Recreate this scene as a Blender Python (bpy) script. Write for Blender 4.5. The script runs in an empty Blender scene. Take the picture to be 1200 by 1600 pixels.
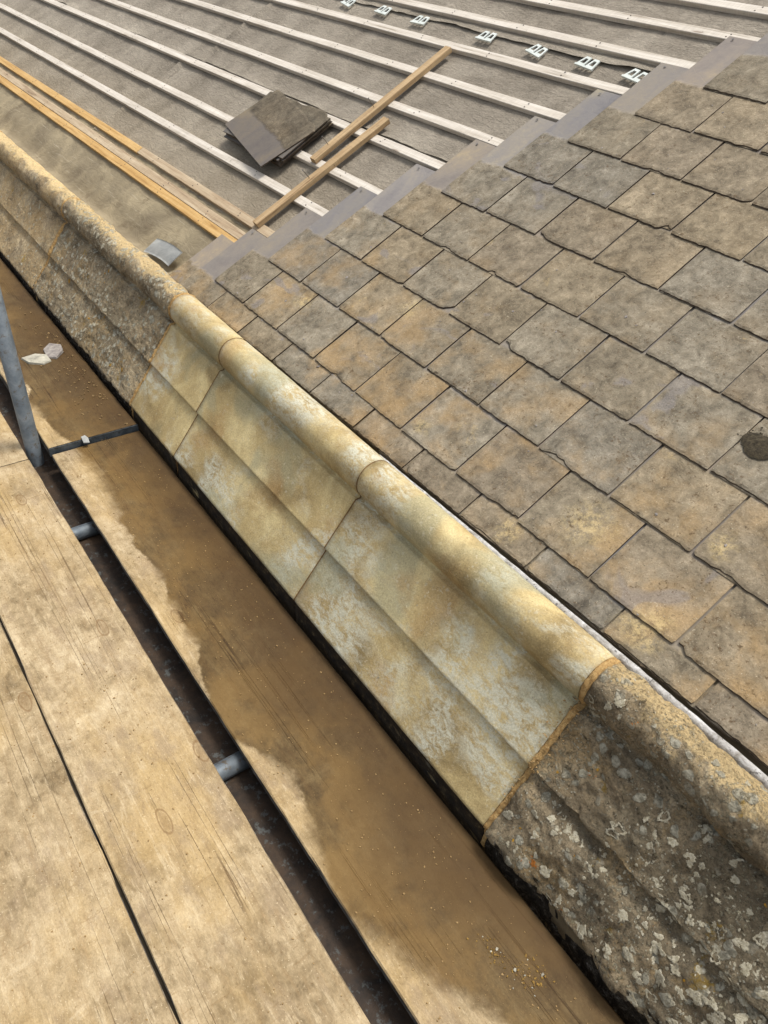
import bpy, math, random
import numpy as np
from mathutils import Matrix, Vector, Euler

S = bpy.context.scene
COL = S.collection
# ---------------------------------------------------------------- camera
cam_d = bpy.data.cameras.new("camera"); cam = bpy.data.objects.new("camera", cam_d); COL.objects.link(cam)
cam_d.sensor_fit = 'HORIZONTAL'; cam_d.sensor_width = 36; cam_d.lens = 36.0
cam_d.clip_start = 0.05; cam_d.clip_end = 500
RW = np.array([[0.58203766, 0.81040082, 0.06695287], [0.53935302, -0.3231241, -0.7776176], [-0.60854785, 0.48871396, -0.62516252]])
CW = (2.62295646, -1.06908933, 1.33440202)
r, u, b = RW[0], -RW[1], -RW[2]
cam.matrix_world = Matrix(((r[0], u[0], b[0], CW[0]), (r[1], u[1], b[1], CW[1]), (r[2], u[2], b[2], CW[2]), (0, 0, 0, 1)))
S.camera = cam
# ---------------------------------------------------------------- world and sun
SUN_EL, SUN_AZ = math.radians(69), math.radians(70)      # azimuth measured from +X towards +Y
W = bpy.data.worlds.new("World"); S.world = W; W.use_nodes = True
wn = W.node_tree.nodes; wl = W.node_tree.links
bg = wn['Background']; sky = wn.new('ShaderNodeTexSky'); sky.sky_type = 'NISHITA'; sky.sun_disc = False
sky.sun_elevation = SUN_EL; sky.sun_rotation = math.radians(90) - SUN_AZ
sky.air_density = 1.0; sky.dust_density = 4.0; sky.ozone_density = 1.0
hs = wn.new('ShaderNodeHueSaturation'); hs.inputs['Saturation'].default_value = 0.35
wl.new(sky.outputs[0], hs.inputs['Color']); wl.new(hs.outputs[0], bg.inputs['Color']); bg.inputs['Strength'].default_value = 0.145
sun_d = bpy.data.lights.new("sun", 'SUN'); sun_d.energy = 2.0; sun_d.angle = math.radians(14); sun_d.color = (1.0, 0.965, 0.91)
sun = bpy.data.objects.new("sun", sun_d); COL.objects.link(sun)
sd = Vector((math.cos(SUN_EL) * math.cos(SUN_AZ), math.cos(SUN_EL) * math.sin(SUN_AZ), math.sin(SUN_EL)))
sun.rotation_euler = sd.to_track_quat('Z', 'Y').to_euler()
S.view_settings.view_transform = 'Standard'; S.view_settings.look = 'None'
S.view_settings.gamma = 1; S.view_settings.use_curve_mapping = False
S.view_settings.exposure = 0.76
S.render.engine = 'CYCLES'

G = 0.2            # slate gauge
AL = math.radians(30)
BZ = -0.37         # top of the scaffold boards
rng = random.Random(7)

# ---------------------------------------------------------------- helpers
def hsh(ix, iy, iz):
    n = (ix * 374761393 + iy * 668265263 + iz * 2147483647 + 1013904223) & 0xffffffff
    n = ((n ^ (n >> 13)) * 1274126177) & 0xffffffff
    n = ((n ^ (n >> 16)) * 2246822519) & 0xffffffff
    return ((n ^ (n >> 15)) & 0xffffff) / float(0xffffff)
def vnoise(p):
    i = np.floor(p).astype(np.int64); f = p - i; f = f * f * (3 - 2 * f); o = 0
    for dx in (0, 1):
        for dy in (0, 1):
            for dz in (0, 1):
                w = (f[:, 0] if dx else 1 - f[:, 0]) * (f[:, 1] if dy else 1 - f[:, 1]) * (f[:, 2] if dz else 1 - f[:, 2])
                o = o + w * hsh(i[:, 0] + dx, i[:, 1] + dy, i[:, 2] + dz)
    return o * 2 - 1
def fbm(p, sc, octv=4, seed=0, rough=.5):
    p = np.asarray(p, float) * sc + seed * 17.31; a = 1; o = 0; t = 0
    for k in range(octv):
        o = o + a * vnoise(p); t += a; a *= rough; p = p * 2.03 + 11.7
    return o / t
def new_obj(name, v, f, mats, parent=None, smooth=False, mi=None):
    me = bpy.data.meshes.new(name); me.from_pydata([tuple(map(float, q)) for q in v], [], [tuple(map(int, q)) for q in f])
    if not isinstance(mats, (list, tuple)): mats = [mats]
    for m in mats: me.materials.append(m)
    if mi is not None: me.polygons.foreach_set('material_index', list(mi))
    if smooth: me.polygons.foreach_set('use_smooth', [True] * len(me.polygons))
    me.update()
    o = bpy.data.objects.new(name, me); COL.objects.link(o)
    if parent: o.parent = parent
    return o
def empty(name, loc=(0, 0, 0), rot=(0, 0, 0)):
    o = bpy.data.objects.new(name, None); COL.objects.link(o); o.location = loc; o.rotation_euler = rot; o.empty_display_size = .1
    return o
def tag(o, label=None, cat=None, group=None, kind=None):
    if label: o['label'] = label
    if cat: o['category'] = cat
    if group: o['group'] = group
    if kind: o['kind'] = kind
    return o
def grid_faces(nu, nv, closed=False):
    i, j = np.meshgrid(np.arange(nu - 1), np.arange(nv - 1), indexing='ij')
    a = (i * nv + j).ravel(); return np.stack([a, a + nv, a + nv + 1, a + 1], 1)
def roofw(x, v, n):      # roof frame -> world
    return (x, v * math.cos(AL) - n * math.sin(AL), v * math.sin(AL) + n * math.cos(AL))
def lin(c): c = c / 255.; return c / 12.92 if c <= .04045 else ((c + .055) / 1.055) ** 2.4
def C(r, g, b, k=1.5): return (lin(r) / k, lin(g) / k, lin(b) / k, 1)

class NT:
    def __init__(s, name):
        s.m = bpy.data.materials.new(name); s.m.use_nodes = True; s.t = s.m.node_tree; s.n = s.t.nodes
        s.bs = s.n['Principled BSDF']; s.tc = s.n.new('ShaderNodeTexCoord'); s.oi = s.n.new('ShaderNodeObjectInfo')
        s.geo = s.n.new('ShaderNodeNewGeometry'); s.obj = s.tc.outputs['Object']; s.rand = s.oi.outputs['Random']; s.pos = s.geo.outputs['Position']
    def L(s, a, b):
        if hasattr(a, 'is_linked') or hasattr(a, 'links'): s.t.links.new(a, b)
        else: b.default_value = a
    def map(s, vec, scale=(1, 1, 1), loc=(0, 0, 0), rot=(0, 0, 0)):
        n = s.n.new('ShaderNodeMapping'); s.L(vec, n.inputs[0]); n.inputs['Scale'].default_value = scale
        n.inputs['Rotation'].default_value = rot; s.L(loc, n.inputs['Location']); return n.outputs[0]
    def rvec(s, vec, k=37.0):      # vec shifted by the object's random number
        m = s.math('MULTIPLY', s.rand, k); c = s.n.new('ShaderNodeCombineXYZ')
        for i in range(3): s.L(m, c.inputs[i])
        n = s.n.new('ShaderNodeVectorMath'); n.operation = 'ADD'; s.L(vec, n.inputs[0]); s.L(c.outputs[0], n.inputs[1]); return n.outputs[0]
    def noise(s, vec, scale, detail=5, rough=.55, dist=0, lac=2.0):
        n = s.n.new('ShaderNodeTexNoise'); s.L(vec, n.inputs['Vector']); n.inputs['Scale'].default_value = scale
        n.inputs['Detail'].default_value = detail; n.inputs['Roughness'].default_value = rough; n.inputs['Distortion'].default_value = dist
        n.inputs['Lacunarity'].default_value = lac
        return n.outputs['Fac']
    def voro(s, vec, scale, feat='F1', out='Distance', rnd=1):
        n = s.n.new('ShaderNodeTexVoronoi'); n.feature = feat; s.L(vec, n.inputs['Vector']); n.inputs['Scale'].default_value = scale
        n.inputs['Randomness'].default_value = rnd; return n.outputs[out]
    def warp(s, vec, scale, amt):
        n = s.n.new('ShaderNodeTexNoise'); s.L(vec, n.inputs['Vector']); n.inputs['Scale'].default_value = scale; n.inputs['Detail'].default_value = 4
        a = s.n.new('ShaderNodeVectorMath'); a.operation = 'MULTIPLY_ADD'; s.L(n.outputs['Color'], a.inputs[0]); a.inputs[1].default_value = (amt,) * 3; s.L(vec, a.inputs[2]); return a.outputs[0]
    def math(s, op, a, b=0, c=0, clamp=False):
        n = s.n.new('ShaderNodeMath'); n.operation = op; n.use_clamp = clamp
        s.L(a, n.inputs[0]); s.L(b, n.inputs[1]); s.L(c, n.inputs[2]); return n.outputs[0]
    def step(s, f, lo, hi, a=0., b=1.):
        n = s.n.new('ShaderNodeMapRange'); n.interpolation_type = 'SMOOTHSTEP'; s.L(f, n.inputs[0])
        for i, v in enumerate((lo, hi, a, b)): s.L(v, n.inputs[i + 1])
        return n.outputs[0]
    def ramp(s, f, stops):
        n = s.n.new('ShaderNodeValToRGB'); e = n.color_ramp.elements
        while len(e) < len(stops): e.new(.5)
        for x, (p, c) in zip(e, stops): x.position = p; x.color = c
        s.L(f, n.inputs[0]); return n.outputs[0]
    def mix(s, f, a, b, mode='MIX'):
        n = s.n.new('ShaderNodeMix'); n.data_type = 'RGBA'; n.blend_type = mode; s.L(f, n.inputs[0]); s.L(a, n.inputs[6]); s.L(b, n.inputs[7]); return n.outputs[2]
    def sep(s, vec):
        n = s.n.new('ShaderNodeSeparateXYZ'); s.L(vec, n.inputs[0]); return n.outputs
    def bump(s, h, strength=.5, dist=.002, prev=None):
        n = s.n.new('ShaderNodeBump'); s.L(h, n.inputs['Height']); n.inputs['Strength'].default_value = strength; n.inputs['Distance'].default_value = dist
        if prev is not None: s.L(prev, n.inputs['Normal'])
        return n.outputs[0]
    def val(s, col, f):      # multiply a colour by a scalar
        n = s.n.new('ShaderNodeVectorMath'); n.operation = 'SCALE'; s.L(col, n.inputs[0]); s.L(f, n.inputs['Scale']); return n.outputs[0]
    def done(s, col, rough=.85, nrm=None, metal=0, spec=.3):
        s.L(col, s.bs.inputs['Base Color']); s.L(rough, s.bs.inputs['Roughness']); s.bs.inputs['Metallic'].default_value = metal
        s.L(spec, s.bs.inputs['Specular IOR Level'])
        if nrm is not None: s.L(nrm, s.bs.inputs['Normal'])
        return s.m

# ---------------------------------------------------------------- materials
def mat_slate(name='slate', cover=G, dirt=1.0, tone=1.0):
    m = NT(name); o = m.rvec(m.obj); w = m.pos
    big = m.noise(o, 7, 5, .6, .6); fine = m.noise(o, 60, 8, .75); mid = m.noise(o, 22, 6, .7, .4)
    col = m.ramp(m.math('ADD', m.math('MULTIPLY', mid, .55), m.math('ADD', m.math('MULTIPLY', big, .25), m.math('MULTIPLY', fine, .2))),
        [(.36, C(88, 80, 67)), (.45, C(122, 113, 96)), (.54, C(148, 138, 119)), (.66, C(182, 171, 149))])
    # each slate a little different in tone and hue
    hue = m.ramp(m.math('FRACT', m.math('MULTIPLY', m.rand, 7.3)), [(0, (.84, .86, .90, 1)), (.25, (1.06, 1.06, 1.05, 1)), (.5, (.92, .90, .86, 1)), (.75, (1.12, 1.04, .91, 1)), (1, (.98, .93, .88, 1))])
    col = m.mix(1, col, hue, 'MULTIPLY')
    # rust / orange sandy film, more on the lower courses where the dust settled
    x, y, z = m.sep(w)[:3]
    low = m.step(z, .62, .06)
    rust = m.step(m.noise(m.warp(o, 5, .12), 5.5, 5, .62), .44, .70)
    rf = m.math('MULTIPLY', rust, m.math('MULTIPLY_ADD', low, .45, .06))
    col = m.mix(rf, col, C(190, 154, 100))
    # bluish-purple bare slate showing as patches
    pu = m.math('MULTIPLY', m.step(m.noise(m.map(o, (.8, 1, 1), (3.1, 7, 1)), 6, 3, .5, 1.2), .61, .68), m.step(m.math('FRACT', m.math('MULTIPLY', m.rand, 13.7)), .55, .6))
    col = m.mix(m.math('MULTIPLY', pu, .6), col, C(136, 130, 126))
    # pale sandy splashes
    sp = m.step(m.noise(m.warp(m.map(o, (1, 1, 1), (9, 2, 5)), 14, .06), 7, 6, .7), .62, .74)
    sp = m.math('MULTIPLY', sp, m.step(m.math('FRACT', m.math('MULTIPLY', m.rand, 29.1)), .6, .7))
    col = m.mix(m.math('MULTIPLY', sp, .75), col, C(206, 178, 122))
    # trodden sandy smudges, where boots came off the scaffold
    sm = None
    for (bx, bv, br) in ((1.776, .305, .085), (2.057, .182, .075), (2.05, .455, .05), (.748, .54, .05), (1.17, .246, .04), (1.63, .16, .05), (.35, .35, .05)):
        cx, cy, cz = bx, bv * math.cos(AL), bv * math.sin(AL)
        n_ = m.n.new('ShaderNodeVectorMath'); n_.operation = 'DISTANCE'; m.L(m.warp(m.map(w, (1, 1, 1), (-.04, -.04, -.04)), 16, .08), n_.inputs[0]); n_.inputs[1].default_value = (cx, cy, cz)
        q_ = m.step(n_.outputs['Value'], br * .1, br * 1.15, 1, 0); sm = q_ if sm is None else m.math('MAXIMUM', sm, q_)
    sm = m.math('MULTIPLY', sm, m.step(m.noise(w, 60, 6, .8), .40, .60)); col = m.mix(m.math('MULTIPLY', sm, .6), col, C(226, 200, 142))
    # rusty-brown speckle and dark pits on the weathered face
    spk = m.step(m.noise(o, 85, 4, .7), .56, .66)
    col = m.mix(m.math('MULTIPLY', m.math('MULTIPLY', spk, m.step(m.noise(m.map(o, (1, 1, 1), (3, 9, 9)), 9, 4, .6), .40, .60)), .8), col, C(96, 74, 48))
    pit = m.step(m.noise(m.map(o, (1, 1, 1), (2, 4, 6)), 150, 4, .7), .60, .70)
    col = m.mix(m.math('MULTIPLY', pit, .75), col, C(62, 55, 44))
    gr = m.step(m.noise(m.map(o, (1, 1, 1), (5, 1, 2)), 190, 3, .7), .62, .70)
    col = m.mix(m.math('MULTIPLY', gr, .65), col, C(204, 194, 168))
    gg = m.noise(m.map(o, (1, 1, 1), (8, 8, 8)), 230, 3, .8); col = m.val(col, m.math('MULTIPLY_ADD', gg, 1.1, .45))
    # streaks of scrubbed dirt along the slope
    stk = m.noise(m.map(o, (30, 5, 5), (0, 0, 0), (0, 0, .5)), 1.6, 5, .7)
    col = m.mix(m.step(stk, .5, .72, 0, .25), col, C(172, 156, 128))
    # the part that was lapped by the course above stays clean and purple
    ly = m.sep(m.obj)[1]
    edge = m.math('ADD', ly, m.math('MULTIPLY_ADD', m.noise(o, 14, 4, .6), .05, -.025))
    cov = m.step(edge, cover - .008, cover + .012)
    clean = m.ramp(m.math('ADD', m.math('MULTIPLY', m.noise(m.map(m.warp(o, 6, .1), (2.2, 1.3, 2)), 2.6, 6, .6, .5), .75), m.math('MULTIPLY', fine, .25)), [(.34, C(124, 120, 121)), (.48, C(144, 138, 133)), (.58, C(156, 147, 134)), (.70, C(182, 168, 138))])
    clean = m.mix(1, clean, hue, 'MULTIPLY')
    col = m.mix(m.math('MULTIPLY', cov, .93), col, clean)
    if tone != 1.0: col = m.val(col, tone)
    # bare riven stone on the edges
    nz = m.sep(m.geo.outputs['True Normal'])[2]
    side = m.step(nz, .55, .35)
    col = m.mix(side, col, m.ramp(fine, [(.3, C(52, 44, 38)), (.7, C(112, 96, 78))]))
    h = m.math('ADD', m.math('MULTIPLY', mid, .8), m.math('MULTIPLY', fine, .45))
    h = m.math('MULTIPLY', h, m.math('MULTIPLY_ADD', cov, -.8, 1))
    nb = m.bump(h, .9, .0055)
    nb = m.bump(m.step(m.voro(m.warp(o, 9, .1), 5, 'DISTANCE_TO_EDGE'), 0, .03), .18, .001, nb)
    return m.done(col, m.math('MULTIPLY_ADD', cov, -.12, .84), nb, spec=.25)

def mat_wood(name, a, b_, dark, grain=(1.2, 26, 26), rough=.8):
    m = NT(name); o = m.rvec(m.obj, 11)
    g1 = m.noise(m.map(o, grain), 2.2, 6, .65, .5); g2 = m.noise(m.map(o, (grain[0] * 5, grain[1] * 6, grain[2] * 6)), 2, 4, .6)
    col = m.ramp(g1, [(.28, dark), (.42, b_), (.62, a), (.8, tuple(min(1, q * 1.12) for q in a[:3]) + (1,))])
    col = m.mix(m.step(g2, .52, .7, 0, .35), col, dark)
    blot = m.noise(o, 3.2, 4, .6); col = m.mix(m.step(blot, .45, .72, 0, .4), col, b_)
    kn = m.step(m.voro(m.map(o, (1.6, 9, 9)), 1.5), .05, .09, 1, 0); col = m.mix(m.math('MULTIPLY', kn, .55), col, C(110, 78, 50))
    chip = m.step(m.noise(o, 55, 3, .7), .66, .72); col = m.mix(m.math('MULTIPLY', chip, .5), col, C(86, 74, 62))
    # saw marks across the timber
    saw = m.noise(m.map(o, (120, 3, 3)), 1.5, 2, .5)
    col = m.val(col, m.math('MULTIPLY_ADD', saw, .34, .83))
    nb = m.bump(m.math('ADD', g2, m.math('MULTIPLY', saw, .5)), .5, .0012)
    return m.done(col, rough, nb, spec=.25)

def mat_board():
    m = NT('dusty_board'); o = m.rvec(m.obj, 23); w = m.pos
    dust = m.noise(m.warp(o, 4, .15), 5.5, 7, .68); fine = m.noise(o, 110, 5, .75); mid = m.noise(m.map(o, (1, 1.4, 1)), 28, 6, .7, .5)
    col = m.ramp(m.math('ADD', m.math('MULTIPLY', dust, .55), m.math('MULTIPLY', mid, .45)),
        [(.36, C(122, 104, 76)), (.44, C(156, 136, 103)), (.54, C(184, 163, 127)), (.66, C(210, 191, 156))])
    # orange-ochre sawn stone dust drifts
    och = m.step(m.noise(m.map(o, (.8, 1.5, 1), (4, 4, 4)), 3.0, 5, .6), .42, .68)
    col = m.mix(m.math('MULTIPLY', och, .55), col, C(190, 160, 106))
    # brown-grey trodden wood showing through
    tr = m.step(m.noise(m.map(o, (1.1, 2.2, 1), (8, 3, 1)), 4.4, 7, .7), .50, .66)
    col = m.mix(m.math('MULTIPLY', tr, .6), col, C(150, 130, 104))
    # grain: long thin dark lines
    gn = m.noise(m.warp(m.map(o, (.16, 17, 10)), .6, .5), 1.3, 3, .55)
    gl = m.step(m.math('ABSOLUTE', m.math('SUBTRACT', gn, .5)), .0, .010, 1, 0)
    gl = m.math('MULTIPLY', gl, m.step(m.noise(m.map(o, (.7, 3, 1), (2, 2, 9)), 2.0, 5, .6), .50, .60))
    col = m.mix(m.math('MULTIPLY', gl, .75), col, C(84, 62, 38))
    ax_ = m.noise(m.map(o, (2.5, 14, 8), (4, 1, 1)), 4, 7, .75); col = m.mix(m.step(ax_, .50, .68, 0, .5), col, C(150, 124, 88)); col = m.mix(m.step(ax_, .34, .46, .35, 0), col, C(226, 206, 168))
    g2 = m.noise(m.map(o, (3, 120, 20)), 1.4, 5, .7); col = m.val(col, m.math('MULTIPLY_ADD', g2, .34, .83))
    # scuffs, crumbs, pale footprints
    sc = m.step(m.noise(m.map(o, (2.2, 1.2, 1), (3, 8, 2), (0, 0, .9)), 6, 6, .72), .60, .74); col = m.mix(m.math('MULTIPLY', sc, .5), col, C(220, 202, 168))
    scr = m.noise(m.map(o, (60, 7, 7), (0, 0, 0), (0, 0, .6)), 1.3, 4, .75); col = m.mix(m.step(scr, .60, .70, 0, .35), col, C(134, 104, 66))
    cr = m.step(m.noise(o, 210, 2, .6), .66, .72); col = m.mix(m.math('MULTIPLY', cr, .55), col, C(226, 206, 168))
    pp = m.noise(m.map(o, (1, 1.6, 1), (9, 9, 9)), 190, 4, .8); col = m.val(col, m.math('MULTIPLY_ADD', pp, 1.0, .50))
    cd = m.step(m.noise(m.map(o, (1, 1, 1), (6, 6, 6)), 130, 3, .7), .64, .70); col = m.mix(m.math('MULTIPLY', cd, .5), col, C(110, 80, 46))
    # knots
    kd = m.voro(m.warp(m.map(o, (1.5, 3.4, 1)), 6, .05), .95); kd.node.voronoi_dimensions = '2D'
    ring = m.step(m.math('ABSOLUTE', m.math('SUBTRACT', kd, .045)), .0, .010, 1, 0)
    kn = m.math('MAXIMUM', m.math('MULTIPLY', ring, .6), m.math('MULTIPLY', m.step(kd, .02, .045, 1, 0), .3))
    col = m.mix(kn, col, C(122, 90, 56))
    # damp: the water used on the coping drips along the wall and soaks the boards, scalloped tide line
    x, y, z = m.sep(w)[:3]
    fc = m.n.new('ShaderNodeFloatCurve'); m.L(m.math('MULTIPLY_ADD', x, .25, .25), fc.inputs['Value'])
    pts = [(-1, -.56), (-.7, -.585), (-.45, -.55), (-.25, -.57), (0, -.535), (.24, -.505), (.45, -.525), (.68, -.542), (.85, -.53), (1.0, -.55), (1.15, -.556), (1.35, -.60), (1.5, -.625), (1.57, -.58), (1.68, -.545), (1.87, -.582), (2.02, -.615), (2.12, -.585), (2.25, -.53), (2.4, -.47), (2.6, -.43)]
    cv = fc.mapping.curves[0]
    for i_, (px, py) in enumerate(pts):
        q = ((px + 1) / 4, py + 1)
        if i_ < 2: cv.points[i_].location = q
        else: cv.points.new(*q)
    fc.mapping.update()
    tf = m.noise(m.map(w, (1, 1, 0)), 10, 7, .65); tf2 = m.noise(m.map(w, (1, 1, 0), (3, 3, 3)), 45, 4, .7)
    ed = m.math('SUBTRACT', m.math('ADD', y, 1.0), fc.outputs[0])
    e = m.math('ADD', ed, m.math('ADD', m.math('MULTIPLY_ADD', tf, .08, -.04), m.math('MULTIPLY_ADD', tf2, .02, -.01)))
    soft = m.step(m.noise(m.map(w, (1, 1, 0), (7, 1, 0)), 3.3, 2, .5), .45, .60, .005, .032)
    wet = m.step(e, m.math('MULTIPLY', soft, -1), soft); wall_dark = m.step(e, .03, .24)
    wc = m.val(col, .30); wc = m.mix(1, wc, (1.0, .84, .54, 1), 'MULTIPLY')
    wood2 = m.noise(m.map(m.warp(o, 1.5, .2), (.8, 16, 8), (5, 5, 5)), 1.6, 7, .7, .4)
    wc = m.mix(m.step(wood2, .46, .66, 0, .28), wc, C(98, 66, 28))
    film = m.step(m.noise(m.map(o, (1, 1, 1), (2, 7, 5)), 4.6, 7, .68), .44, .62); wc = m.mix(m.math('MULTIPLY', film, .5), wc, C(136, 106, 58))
    wc = m.mix(m.math('MULTIPLY', wall_dark, .70), wc, C(70, 49, 22))  # stain colour gets darker towards the wall
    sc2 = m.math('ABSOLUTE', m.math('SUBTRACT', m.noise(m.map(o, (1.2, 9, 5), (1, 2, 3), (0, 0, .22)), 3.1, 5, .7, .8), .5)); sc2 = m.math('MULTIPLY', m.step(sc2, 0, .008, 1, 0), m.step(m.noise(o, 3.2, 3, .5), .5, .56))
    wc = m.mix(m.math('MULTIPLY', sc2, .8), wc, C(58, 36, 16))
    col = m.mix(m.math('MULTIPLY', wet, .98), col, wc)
    # cut sides and edges are old and dark
    nz = m.sep(m.geo.outputs['True Normal'])[2]; side = m.step(nz, .8, .5)
    col = m.mix(side, col, m.ramp(mid, [(.35, C(56, 50, 42)), (.55, C(98, 92, 84)), (.75, C(146, 140, 130))]))
    h = m.math('ADD', m.math('MULTIPLY', mid, .6), m.math('ADD', m.math('MULTIPLY', fine, .3), m.math('MULTIPLY', gl, -.7)))
    nb = m.bump(h, .6, .0028)
    return m.done(col, m.math('MULTIPLY_ADD', wet, -.2, .92), nb, spec=.2)

def mat_stone_new():
    m = NT('new_cut_stone'); o = m.rvec(m.obj, 19)
    a = m.noise(m.warp(o, 3, .2), 4.5, 6, .62, .5); b2 = m.noise(m.map(o, (1, 1, 1), (7, 1, 3)), 5, 4, .6, .8)
    col = m.ramp(a, [(.33, C(146, 126, 84)), (.44, C(176, 154, 106)), (.54, C(198, 176, 124)), (.68, C(226, 206, 152))])
    # grey-green saw slurry smears, streaky at 45 degrees
    sl = m.noise(m.warp(o, 6, .10), 3.6, 4, .55, .6); smear = m.noise(m.map(m.warp(o, 30, .03), (1, 3.2, 2), (0, 0, 0), (.6, .2, .5)), 19, 9, .78, .5)
    sf = m.math('MULTIPLY', m.step(sl, .42, .60), m.step(m.math('ADD', smear, m.math('MULTIPLY', m.noise(o, 130, 4, .8), .25)), .52, .70))
    col = m.mix(m.math('MULTIPLY', sf, .85), col, C(214, 212, 190))
    sf2 = m.step(m.noise(m.map(o, (1, 1, 1), (3, 3, 8)), 3.1, 3, .5, .5), .50, .60); col = m.mix(m.math('MULTIPLY', sf2, .6), col, C(166, 162, 130))
    # warm wet edges
    og = m.step(m.noise(m.map(o, (1, 1, 1), (9, 2, 4)), 4.0, 4, .6), .54, .68); col = m.mix(m.math('MULTIPLY', og, .4), col, C(170, 130, 78))
    pt_ = m.step(m.noise(m.warp(o, 50, .02), 95, 4, .8), .62, .68); col = m.mix(m.math('MULTIPLY', pt_, .45), col, C(120, 94, 56))
    fl = m.step(m.noise(m.map(m.warp(o, 70, .02), (1, 1.8, 1.8), (2, 8, 1)), 75, 4, .75, 1.5), .60, .66); col = m.mix(m.math('MULTIPLY', fl, .55), col, C(232, 222, 192))
    fd = m.step(m.noise(m.map(m.warp(o, 60, .02), (1, 1.5, 1.5), (6, 3, 5)), 60, 4, .75, 1.5), .62, .68); col = m.mix(m.math('MULTIPLY', fd, .4), col, C(116, 88, 48))
    sh = m.step(m.voro(m.warp(o, 40, .02), 48), .20, .26, 1, 0); sh = m.math('MULTIPLY', sh, m.step(m.noise(o, 11, 2, .5), .55, .62))
    col = m.mix(m.math('MULTIPLY', sh, .4), col, C(206, 198, 172))
    gp = m.noise(m.map(o, (1, 1, 1), (9, 9, 9)), 200, 4, .8); col = m.val(col, m.math('MULTIPLY_ADD', gp, 1.3, .35))
    h = m.math('ADD', m.noise(o, 26, 5, .65), m.math('MULTIPLY', m.noise(o, 140, 4, .7), .45))
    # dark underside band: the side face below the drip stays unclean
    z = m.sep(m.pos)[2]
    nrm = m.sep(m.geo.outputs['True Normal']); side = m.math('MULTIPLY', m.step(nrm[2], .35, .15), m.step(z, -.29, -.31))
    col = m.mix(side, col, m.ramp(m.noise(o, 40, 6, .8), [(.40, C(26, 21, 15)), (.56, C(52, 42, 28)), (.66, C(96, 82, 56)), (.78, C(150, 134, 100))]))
    return m.done(col, .8, m.bump(h, .55, .004), spec=.25)

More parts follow.
